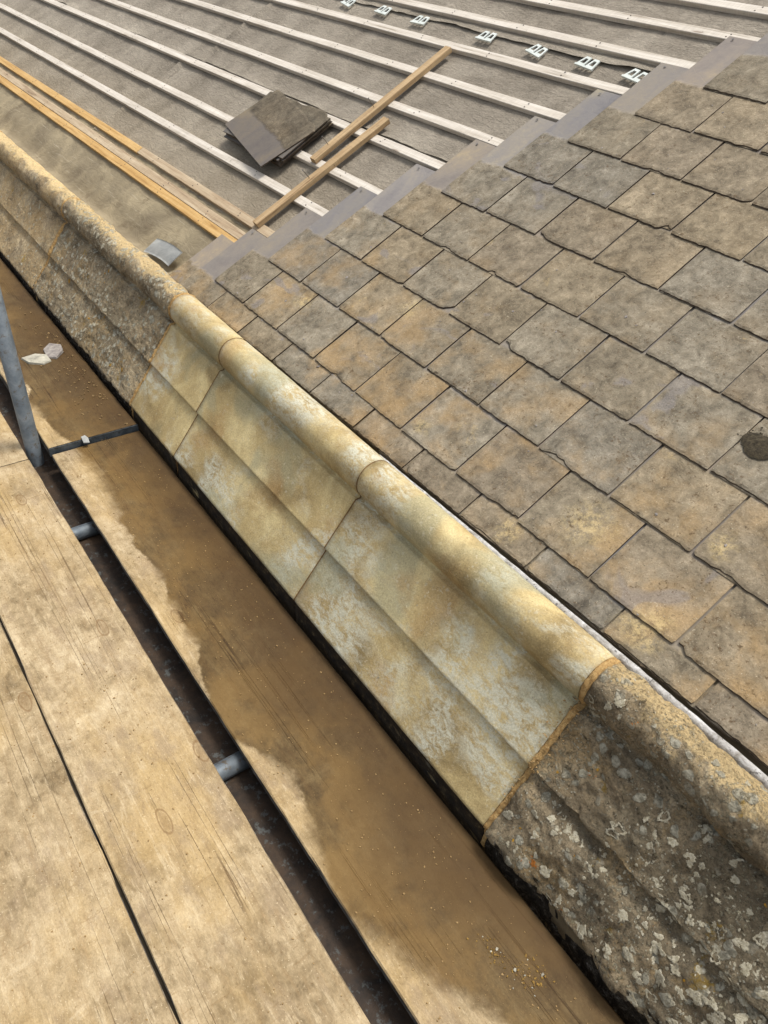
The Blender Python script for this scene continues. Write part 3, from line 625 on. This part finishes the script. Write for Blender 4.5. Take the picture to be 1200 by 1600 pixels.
slope = math.atan(.0070 / G)
chips = {(2, 3): [(.0, .03, .010)], (3, 2): [(.24, .04, .014)], (4, 2): [(.12, .02, .010)], (2, 6): [(.06, .04, .014)], (3, 4): [(.0, .035, .016)],
         (1, 6): [(.24, .03, .016)], (5, 2): [(.0, .04, .02)], (6, 2): [(.235, .03, .03)]}
def put_slate(c, j, x, w, v_t, L, y0, dn, skew=0.0):
    ch = chips.get((c, j)); ch = list(ch) if ch else []
    if RS.rand() < .26: ch.append((RS.choice([0, w]), RS.uniform(.012, .035), RS.uniform(.005, .016)))
    if RS.rand() < .12: ch.append((RS.uniform(.05, .2), RS.uniform(.02, .05), RS.uniform(.003, .008)))
    V, F = slate_mesh(w - .0052 - RS.uniform(0, .0022), L, RS, y0, RS.normal(0, .008) + skew, ch)
    o = new_obj('slate', V, F, M_slate, roof)
    o.location = (x, v_t, dn - T + RS.uniform(-.0002, .0003)); o.rotation_euler = (-slope + RS.normal(0, .0022), RS.normal(0, .0018), RS.normal(0, .0035))
    return o
XR = 3.15
for c in range(0, 19):
    j = 0; x = starts[c]
    while x < XR:
        w = .2505
        vt = c * G + RS.normal(0, .0014)
        if c == 0:
            put_slate(c, j, x, w, 0 + .0 , 2.39 * G, .094 + .0145 * max(0, x + .12), 0, .0145)
        else: put_slate(c, j, x + RS.uniform(-.001, .001), w, vt, 2.4 * G, 0, 0)
        x += w; j += 1
x = -.385; j = 0
while x < XR:
    o = put_slate(-1, j, x, .2505, 0, 1.91 * G, .092 + .0145 * max(0, x + .12), -.0068, .0145); x += .2505; j += 1
    if j == 1: o['label'] = 'blue-grey undercourse slate at the eaves corner'
# nails near the exposed slate heads
def cyl(name, r, L, mat, parent, n=10, head=None, rr=None):
    V = []; F = []
    rings = [(0, r), (L, r)] if not head else [(0, .0003), (.002, r), (L, r), (L, head), (L + .0008, head)]
    for z, q in rings:
        for k in range(n): V.append((q * math.cos(k * 2 * math.pi / n), q * math.sin(k * 2 * math.pi / n), z))
    for i in range(len(rings) - 1):
        for k in range(n): F.append((i * n + k, i * n + (k + 1) % n, (i + 1) * n + (k + 1) % n, (i + 1) * n + k))
    F.append(tuple(range(n))[::-1]); F.append(tuple(range((len(rings) - 1) * n, len(rings) * n)))
    return new_obj(name, V, F, mat, parent, smooth=False)
for c in range(0, 11):
    for dx in (.045, .205):
        o = cyl('slate_nail', .0016, .004, M_steel, roof, 8, .0045); o.location = (starts[c] + dx - .01, (c + 1.42 + .03) * G + .17, -.0155 - .0)
# moss lump on a slate at the right
def lump(name, c, r, h, mat, seed, parent=None):
    nu, nv_ = 26, 12; V = [(0, 0, h * .9)]; F = []
    for i in range(1, nv_ + 1):
        for k in range(nu):
            t = i / nv_; a = k * 2 * math.pi / nu; V.append((r * t * math.cos(a), r * t * math.sin(a) * .8, h * (1 - t * t)))
    V = np.array(V); n1 = fbm(V, 60, 4, seed); V[:, :2] *= (1 + .35 * fbm(V * [1, 1, 0], 25, 3, seed + 1))[:, None]; V[:, 2] += h * .6 * n1 * (1 - (np.linalg.norm(V[:, :2], axis=1) / r) ** 4).clip(0, 1)
    for k in range(nu): F.append((0, 1 + k, 1 + (k + 1) % nu))
    for i in range(nv_ - 1):
        for k in range(nu): a = 1 + i * nu; F.append((a + k, a + nu + k, a + nu + (k + 1) % nu, a + (k + 1) % nu))
    o = new_obj(name, V, F, mat, parent, smooth=True); o.location = c; return o
mo = lump('moss_clump', roofw(1.935, .720, .001), .042, .0045, M_moss, 5); mo.rotation_euler = (AL, 0, 0)
tag(mo, 'dark round clump of moss on a brown slate at the right edge', 'moss')

# ---------------------------------------------------------------- loose things on the roof
def to_roof(o, x, v, n, rz=0.0, tilt=0.0):
    m = Matrix.Rotation(AL, 4, 'X') @ Matrix.Translation((x, v, n)) @ Matrix.Rotation(rz, 4, 'Z') @ Matrix.Rotation(tilt, 4, 'Y')
    o.matrix_world = m
sticks = [((-.26, .497), (-.233, 1.215), 'tan batten offcut lying up the slope, reaching nearest the slate edge', .0),
          ((-.357, .884), (-.352, 1.678), 'tan batten offcut with two upright nails, reaching further up the roof', .0)]
for i, (a, b2, lab, _) in enumerate(sticks):
    L = math.hypot(b2[0] - a[0], b2[1] - a[1]); t = empty('batten_offcut'); to_roof(t, a[0], a[1], BT + .0005, math.atan2(b2[1] - a[1], b2[0] - a[0]))
    bar('timber', L, .040, .022, M_stick, t, 300 + i * 7, wob=.001)
    for q in ((.12, .45) if i == 1 else (.30,)):
        n = cyl('nail', .0015, .055, M_steel, t, 8, .0036); n.location = (q * (.8 if i else 1), .004, .018); n.rotation_euler = (.12, -.25, 0)
    tag(t, lab, 'timber')
# stack of reclaimed slates
stk = [(-.77, .95, -.02), (-.77, .945, .01), (-.765, .96, -.035), (-.755, .955, .02), (-.77, .95, -.01), (-.76, .957, .03), (-.765, .925, -.20)]
ords = ['lowest', 'second', 'third', 'fourth', 'fifth', 'sixth', 'topmost']
for i, (x, v, rz) in enumerate(stk):
    wid = .53 + RS.uniform(-.01, .01); L = .31 + RS.uniform(-.008, .008)
    V, F = slate_mesh(wid, L, RS, 0, 0, [(RS.choice([0, wid]), RS.uniform(.03, .08), RS.uniform(.015, .035)), (RS.uniform(.1, .4), .05, RS.uniform(.004, .014))])
    V = [(q[0] - wid / 2, q[1] - L / 2, q[2] * .9) for q in V]
    if i == 6:  V = [(q[0], q[1], q[2]) for q in V]
    o = new_obj('loose_slate', [(q[0], q[1], q[2]) for q in V], F, M_stack2 if False else M_stack, None)
    to_roof(o, x, v, BT + .001 + i * .0062, rz + math.pi)
    tag(o, {6: 'topmost loose slate of the stack on the battens, turned askew, purple lower half', 0: 'lowest loose slate of the stack, lying right on the battens'}.get(i, ords[i] + ' loose slate from the bottom of the stack on the battens'), 'slate', 'reclaimed slates stacked on the battens')
# white plastic lap vents
def vent(x, v, i):
    t = empty('lap_vent'); to_roof(t, x, v, -.031, RS.uniform(-.25, .1))
    def ring(pts, w, z0, z1, name):
        V = []; F = []; n = len(pts)
        for p, q in zip(pts, pts[1:] + pts[:1]): pass
        cx = sum(p[0] for p in pts) / n; cy = sum(p[1] for p in pts) / n
        for z in (z0, z1):
            for s in (1, w):
                for p in pts: V.append((cx + (p[0] - cx) * s, cy + (p[1] - cy) * s, z))
        for k in range(n):
            k2 = (k + 1) % n
            F += [(2 * n + k, 2 * n + k2, 3 * n + k2, 3 * n + k), (k, k2, 2 * n + k2, 2 * n + k), (n + k, 3 * n + k, 3 * n + k2, n + k2), (k, n + k, n + k2, k2)]
        return new_obj(name, V, F, M_plastic, t)
    s = .048
    ring([(-s, -.02), (-.004, -.02), (-.009, .028), (-s * .78, .028)], .55, 0, .0045, 'vent_leaf')
    ring([(s, -.02), (.004, -.02), (.009, .028), (s * .78, .028)], .55, 0, .0045, 'vent_leaf')
    new_obj('vent_bar', [(-s * 1.05, -.027, -.001), (s * 1.05, -.027, -.001), (s * 1.05, -.019, -.001), (-s * 1.05, -.019, -.001), (-s * 1.05, -.027, .006), (s * 1.05, -.027, .006), (s * 1.05, -.019, .006), (-s * 1.05, -.019, .006)],
        [(3, 2, 1, 0), (4, 5, 6, 7), (0, 1, 5, 4), (1, 2, 6, 5), (2, 3, 7, 6), (3, 0, 4, 7)], M_plastic, t)
    return t
vl = ['leftmost of the white plastic vents tucked along the felt lap, at the top edge', 'second white plastic vent from the left under the felt lap', 'third white plastic vent from the left, above the long tan offcut',
      'fourth white plastic vent from the left, middle of the row', 'fifth white plastic vent from the left under the felt lap', 'sixth white plastic vent from the left, largest seen whole near the slates', 'rightmost white plastic vent, half hidden by the slate corner']
for i, (x, v) in enumerate([(-1.349, 9.12), (-1.038, 9.13), (-.731, 9.10), (-.26, 9.10), (.061, 9.05), (.34, 9.05), (.581, 9.03)]):
    tag(vent(x, v * G, i), vl[i], 'vent', 'white vents along the felt lap')
# bent lead sheet in the gutter
def lead():
    xs = np.linspace(0, .24, 14); ys = np.linspace(0, .085, 10); X, Y = np.meshgrid(xs, ys, indexing='ij'); P = np.stack([X.ravel(), Y.ravel(), 0 * X.ravel()], 1)
    P[:, 2] = .005 * np.sin(P[:, 1] / .085 * 2.2) + .008 * np.sin(P[:, 0] * 9) + .002 * fbm(P, 18, 3, 4); P[:, 1] += .010 * np.sin(P[:, 0] * 11)
    n = len(P); top = P.copy(); bot = P - [0, 0, .002]; F = [tuple(q) for q in grid_faces(14, 10)] + [tuple(q[::-1] + n) for q in grid_faces(14, 10)]
    bd = [i * 10 for i in range(14)] + [130 + j for j in range(1, 10)] + [i * 10 + 9 for i in range(12, -1, -1)] + [j for j in range(8, 0, -1)]
    F += [(bd[k], bd[(k + 1) % len(bd)], bd[(k + 1) % len(bd)] + n, bd[k] + n) for k in range(len(bd))]
    o = new_obj('lead_sheet', np.concatenate([top, bot]), F, M_lead, None, smooth=True); to_roof(o, -.70, .108, -.028, .06); o.modifiers.clear()
    tag(o, 'small bent grey lead sheet in the gutter beside the eaves corner slate', 'lead sheet')
lead()

# ---------------------------------------------------------------- scaffold
def board(x0, x1, y0, y1, z, th, seed, lab, band=None, mat=M_board, group='scaffold boards of the walkway', name='scaffold_board'):
    nx = max(2, int((x1 - x0) / .05)); ny = 14; xs = np.linspace(x0, x1, nx); b = .003
    t = empty(name, (x0, (y0 + y1) / 2, z - th)); off = np.array([x0, (y0 + y1) / 2, z - th])
    sec = [(0, b * 1.0)] + [(b + (1 - 0) * k / ny * (y1 - y0 - 2 * b), 0) for k in range(ny + 1)] + [(y1 - y0, b)]
    sec = [(y0 + p, z - q) for p, q in sec] + [(y1, z - th), (y0, z - th)]
    ns = len(sec); V = np.array([(x, p, q) for x in xs for p, q in sec]); wob = fbm(V * [1, 0, 0], 2.0, 3, seed)
    V[:, 2] += .0012 * fbm(V, 3, 3, seed + 2)
    lo = (np.arange(len(V)) % ns == 0) | (np.arange(len(V)) % ns == ns - 1); V[lo, 1] += .0028 * fbm(V[lo] * [1, 0, 0], 9, 4, seed + 3)
    hi = (np.arange(len(V)) % ns == ns - 3) | (np.arange(len(V)) % ns == ns - 2); V[hi, 1] += .0028 * fbm(V[hi] * [1, 0, 0], 9, 4, seed + 4)
    for e in (0, nx - 1):
        V[e * ns:(e + 1) * ns, 0] += .003 * fbm(V[e * ns:(e + 1) * ns] * [0, 1, 1], 30, 3, seed)
    F = []
    for i in range(nx - 1):
        for j in range(ns): a = i * ns + j; c = i * ns + (j + 1) % ns; F.append((a, c, c + ns, a + ns) if True else 0)
    F.append(tuple(range(ns))); F.append(tuple(range((nx - 1) * ns, nx * ns))[::-1])
    F = [f[::-1] for f in F]
    o = new_obj('plank', V - off, F, mat, t)
    if band:
        for e, s in band:
            xe = x1 if e else x0; sg = 1 if e else -1
            Vb = []; g_ = .0025
            for xx in (xe - sg * .001, xe + sg * .003):
                Vb += [(xx, y0 - .001, z - th + .001), (xx, y1 + .001, z - th + .001), (xx, y1 + .001, z - .003), (xx, y0 - .001, z - .003)]
            o2 = new_obj('end_band', np.array(Vb) - off, [(0, 1, 2, 3), (7, 6, 5, 4), (0, 4, 5, 1), (1, 5, 6, 2), (2, 6, 7, 3), (3, 7, 4, 0)], M_band, t)
    tag(t, lab, 'scaffold board', group); return t
TH = .038
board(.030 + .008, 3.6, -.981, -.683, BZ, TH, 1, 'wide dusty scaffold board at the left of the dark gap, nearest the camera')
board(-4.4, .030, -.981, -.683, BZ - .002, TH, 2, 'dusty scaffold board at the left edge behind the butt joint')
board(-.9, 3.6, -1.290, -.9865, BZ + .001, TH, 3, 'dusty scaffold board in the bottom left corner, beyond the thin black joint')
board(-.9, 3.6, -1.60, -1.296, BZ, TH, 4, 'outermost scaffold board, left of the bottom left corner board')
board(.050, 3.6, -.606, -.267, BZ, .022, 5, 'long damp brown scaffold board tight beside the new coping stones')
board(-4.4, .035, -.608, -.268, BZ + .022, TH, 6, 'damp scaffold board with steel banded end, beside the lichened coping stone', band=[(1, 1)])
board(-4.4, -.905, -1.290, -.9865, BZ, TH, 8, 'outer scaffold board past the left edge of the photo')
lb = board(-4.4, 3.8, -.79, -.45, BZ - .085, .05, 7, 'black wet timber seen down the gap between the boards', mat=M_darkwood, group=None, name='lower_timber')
lb['category'] = 'timber'
def tube(p, d, L, r, lab, group=None):
    n = 28; V = []; F = []
    for t_, q in ((0, r), (L, r), (L, r * .87), (0, r * .87)):
        for k in range(n): V.append((q * math.cos(k * 2 * math.pi / n), q * math.sin(k * 2 * math.pi / n), t_))
    for i in range(4):
        for k in range(n): F.append((i * n + k, i * n + (k + 1) % n, ((i + 1) % 4) * n + (k + 1) % n, ((i + 1) % 4) * n + k))
    o = new_obj('scaffold_tube', V, F, M_galv, None, smooth=False)
    for pl in o.data.polygons: pl.use_smooth = (pl.index // n) in (0, 2)
    o.location = p; o.rotation_euler = Vector(d).to_track_quat('Z', 'Y').to_euler(); tag(o, lab, 'scaffold tube', group); return o
tube((-.055, -.6455, -6), (0, 0, 1), 8.4, .028, 'upright grey scaffold tube rising through the boards at left')
tube((.455, -1.75, BZ - TH - .0265), (0, 1, 0), 1.5, .025, 'short length of cross tube showing in the gap near the upright')
tube((1.545, -1.75, BZ - TH - .0265), (0, 1, 0), 1.5, .025, 'bright cross tube showing in the gap, nearer the camera')
tube((-4.5, -1.12, BZ - TH - .078), (1, 0, 0), 8.2, .025, 'long ledger tube under the outer boards')

# ---------------------------------------------------------------- fragments and crumbs
def shard(name, pts, th, mat, loc, rot, lab, cat):
    n = len(pts); V = [(x, y, 0) for x, y in pts] + [(x * .96, y * .96, th * (.7 + .3 * math.sin(i * 2.1))) for i, (x, y) in enumerate(pts)] + [(0, 0, th * 1.15)]
    F = [tuple(range(n))[::-1]] + [(k, (k + 1) % n, n + (k + 1) % n, n + k) for k in range(n)] + [(n + k, n + (k + 1) % n, 2 * n) for k in range(n)]
    o = new_obj(name, V, F, mat); o.location = loc; o.rotation_euler = rot; return tag(o, lab, cat)
shard('stone_fragment', [(-.06, -.035), (.0, -.05), (.055, -.02), (.06, .02), (.01, .045), (-.045, .03)], .010, M_frag, (-.66, -.440, BZ + .0225), (0, 0, .5), 'pale flat stone fragment on the far damp board, left one of two', 'stone')
shard('stone_fragment', [(-.07, -.02), (-.01, -.045), (.06, -.03), (.08, .01), (.02, .04), (-.05, .03)], .012, M_chip, (-.705, -.355, BZ + .0225), (.05, 0, -.3), 'grey slate fragment touching the wall, right one of two', 'slate')
shard('plastic_scrap', [(-.02, -.010), (.018, -.013), (.024, .008), (-.004, .012), (-.022, .006)], .003, M_lead, (.045, -.475, BZ + .023), (.03, .15, 0), 'small pale scrap on the steel banded board end', 'scrap')
def crumbs(name, n, fn, size, mat, seed, lab, cat, kind='stuff', parent=None):
    R = np.random.RandomState(seed); V = []; F = []
    for i in range(n):
        p = fn(R)
        if p is None: continue
        c, nrm = np.array(p[0], float), p[1]; s = size[0] + (size[1] - size[0]) * R.rand() ** 3
        m = Matrix.Rotation(R.rand() * 6.28, 3, 'Z') ; b0 = len(V)
        if nrm: m = Matrix.Rotation(AL, 3, 'X') @ m
        k = 5; fl = size[2]
        for (rad, z) in ((1, -.1), (.75, fl)):
            for q in range(k):
                a = q * 6.283 / k; w_ = s * rad * (1 + .35 * R.randn()); V.append(tuple(c + np.array(m @ Vector((w_ * math.cos(a) * 1.3, w_ * math.sin(a), s * z * R.uniform(.7, 1.3))))))
        F += [tuple(b0 + k + q for q in range(k))] + [(b0 + q, b0 + (q + 1) % k, b0 + k + (q + 1) % k, b0 + k + q) for q in range(k)]
    o = new_obj(name, V, F, mat, parent); tag(o, lab, cat, kind=kind); return o
def on_boards(R):
    x = R.uniform(-.2, 2.9); y = R.choice([R.uniform(-1.28, -.69), R.uniform(-.59, -.30)])
    if abs(y + .984) < .006: return None
    return ((x, y, BZ + .001), False)
crumbs('stone_crumbs', 3200, on_boards, (.0005, .0022, .8), M_sand, 3, 'sandy stone crumbs strewn over the scaffold boards', 'crumbs')
def on_far(R): return ((R.normal(-.55, .35), -.30 - abs(R.normal(0, .07)), BZ + .0235), False)
crumbs('stone_crumbs', 330, lambda R: (lambda p: p if p[0][0] < .02 and p[0][1] > -.6 else None)(on_far(R)), (.0006, .0048, .7), M_crumb2, 4, 'larger sandy crumbs along the wall on the far damp board', 'crumbs')
def on_pile(R): 
    cx, cy = [(2.277, -.399), (2.35, -.377), (2.36, -.350)][R.randint(3)]
    return ((cx + R.normal(0, .02), cy + R.normal(0, .012), BZ + .001), False)
crumbs('lichen_crumbs', 200, on_pile, (.0005, .0028, .8), M_crumb, 5, 'knocked off lichen and crumbs in small heaps on the damp board', 'crumbs')
crumbs('pale_flakes', 14, on_pile, (.001, .005, .7), M_frag, 15, 'pale stone flakes among the lichen crumbs on the damp board', 'crumbs')
def on_slates(R):
    x = R.uniform(-.1, 2.6); v = R.uniform(.15, 2.2)
    if x < -.1 + v * .62: return None
    f = (v / G) % 1.0
    return (roofw(x, v, .001 - f * .007), True)
crumbs('slate_chips', 420, on_slates, (.0007, .0048, .35), M_chip, 6, 'small pale slate chips and flakes lying on the slates', 'chips')
def near_moss(R):
    a = R.rand() * 6.28; d = .028 + abs(R.normal(0, .014)); return (roofw(1.935 + d * math.cos(a), .720 + d * .8 * math.sin(a), .0005 - .0045), True)
crumbs('moss_grains', 420, near_moss, (.0006, .0026, .7), M_moss, 17, 'dark moss grains scattered round the moss clump', 'moss')
# mortar crumbs along the near joint
def on_joint(R):
    k = R.randint(46, 110); y, z = PROF[k] + PN[k] * .004
    return ((2.080 + R.normal(0, .014), y, z), False)
crumbs('mortar_crumbs', 160, on_joint, (.0007, .0026, .8), M_sand, 9, None, None, parent=SURF[7][0])
o = [q for q in bpy.data.objects if q.name.startswith('mortar_crumbs')][0]; o.location = (-SURF[7][4], .1, 0)
for q in bpy.data.objects:
    if q.type == 'MESH' and q.parent is not None and q.get('category') is not None: del q['category']
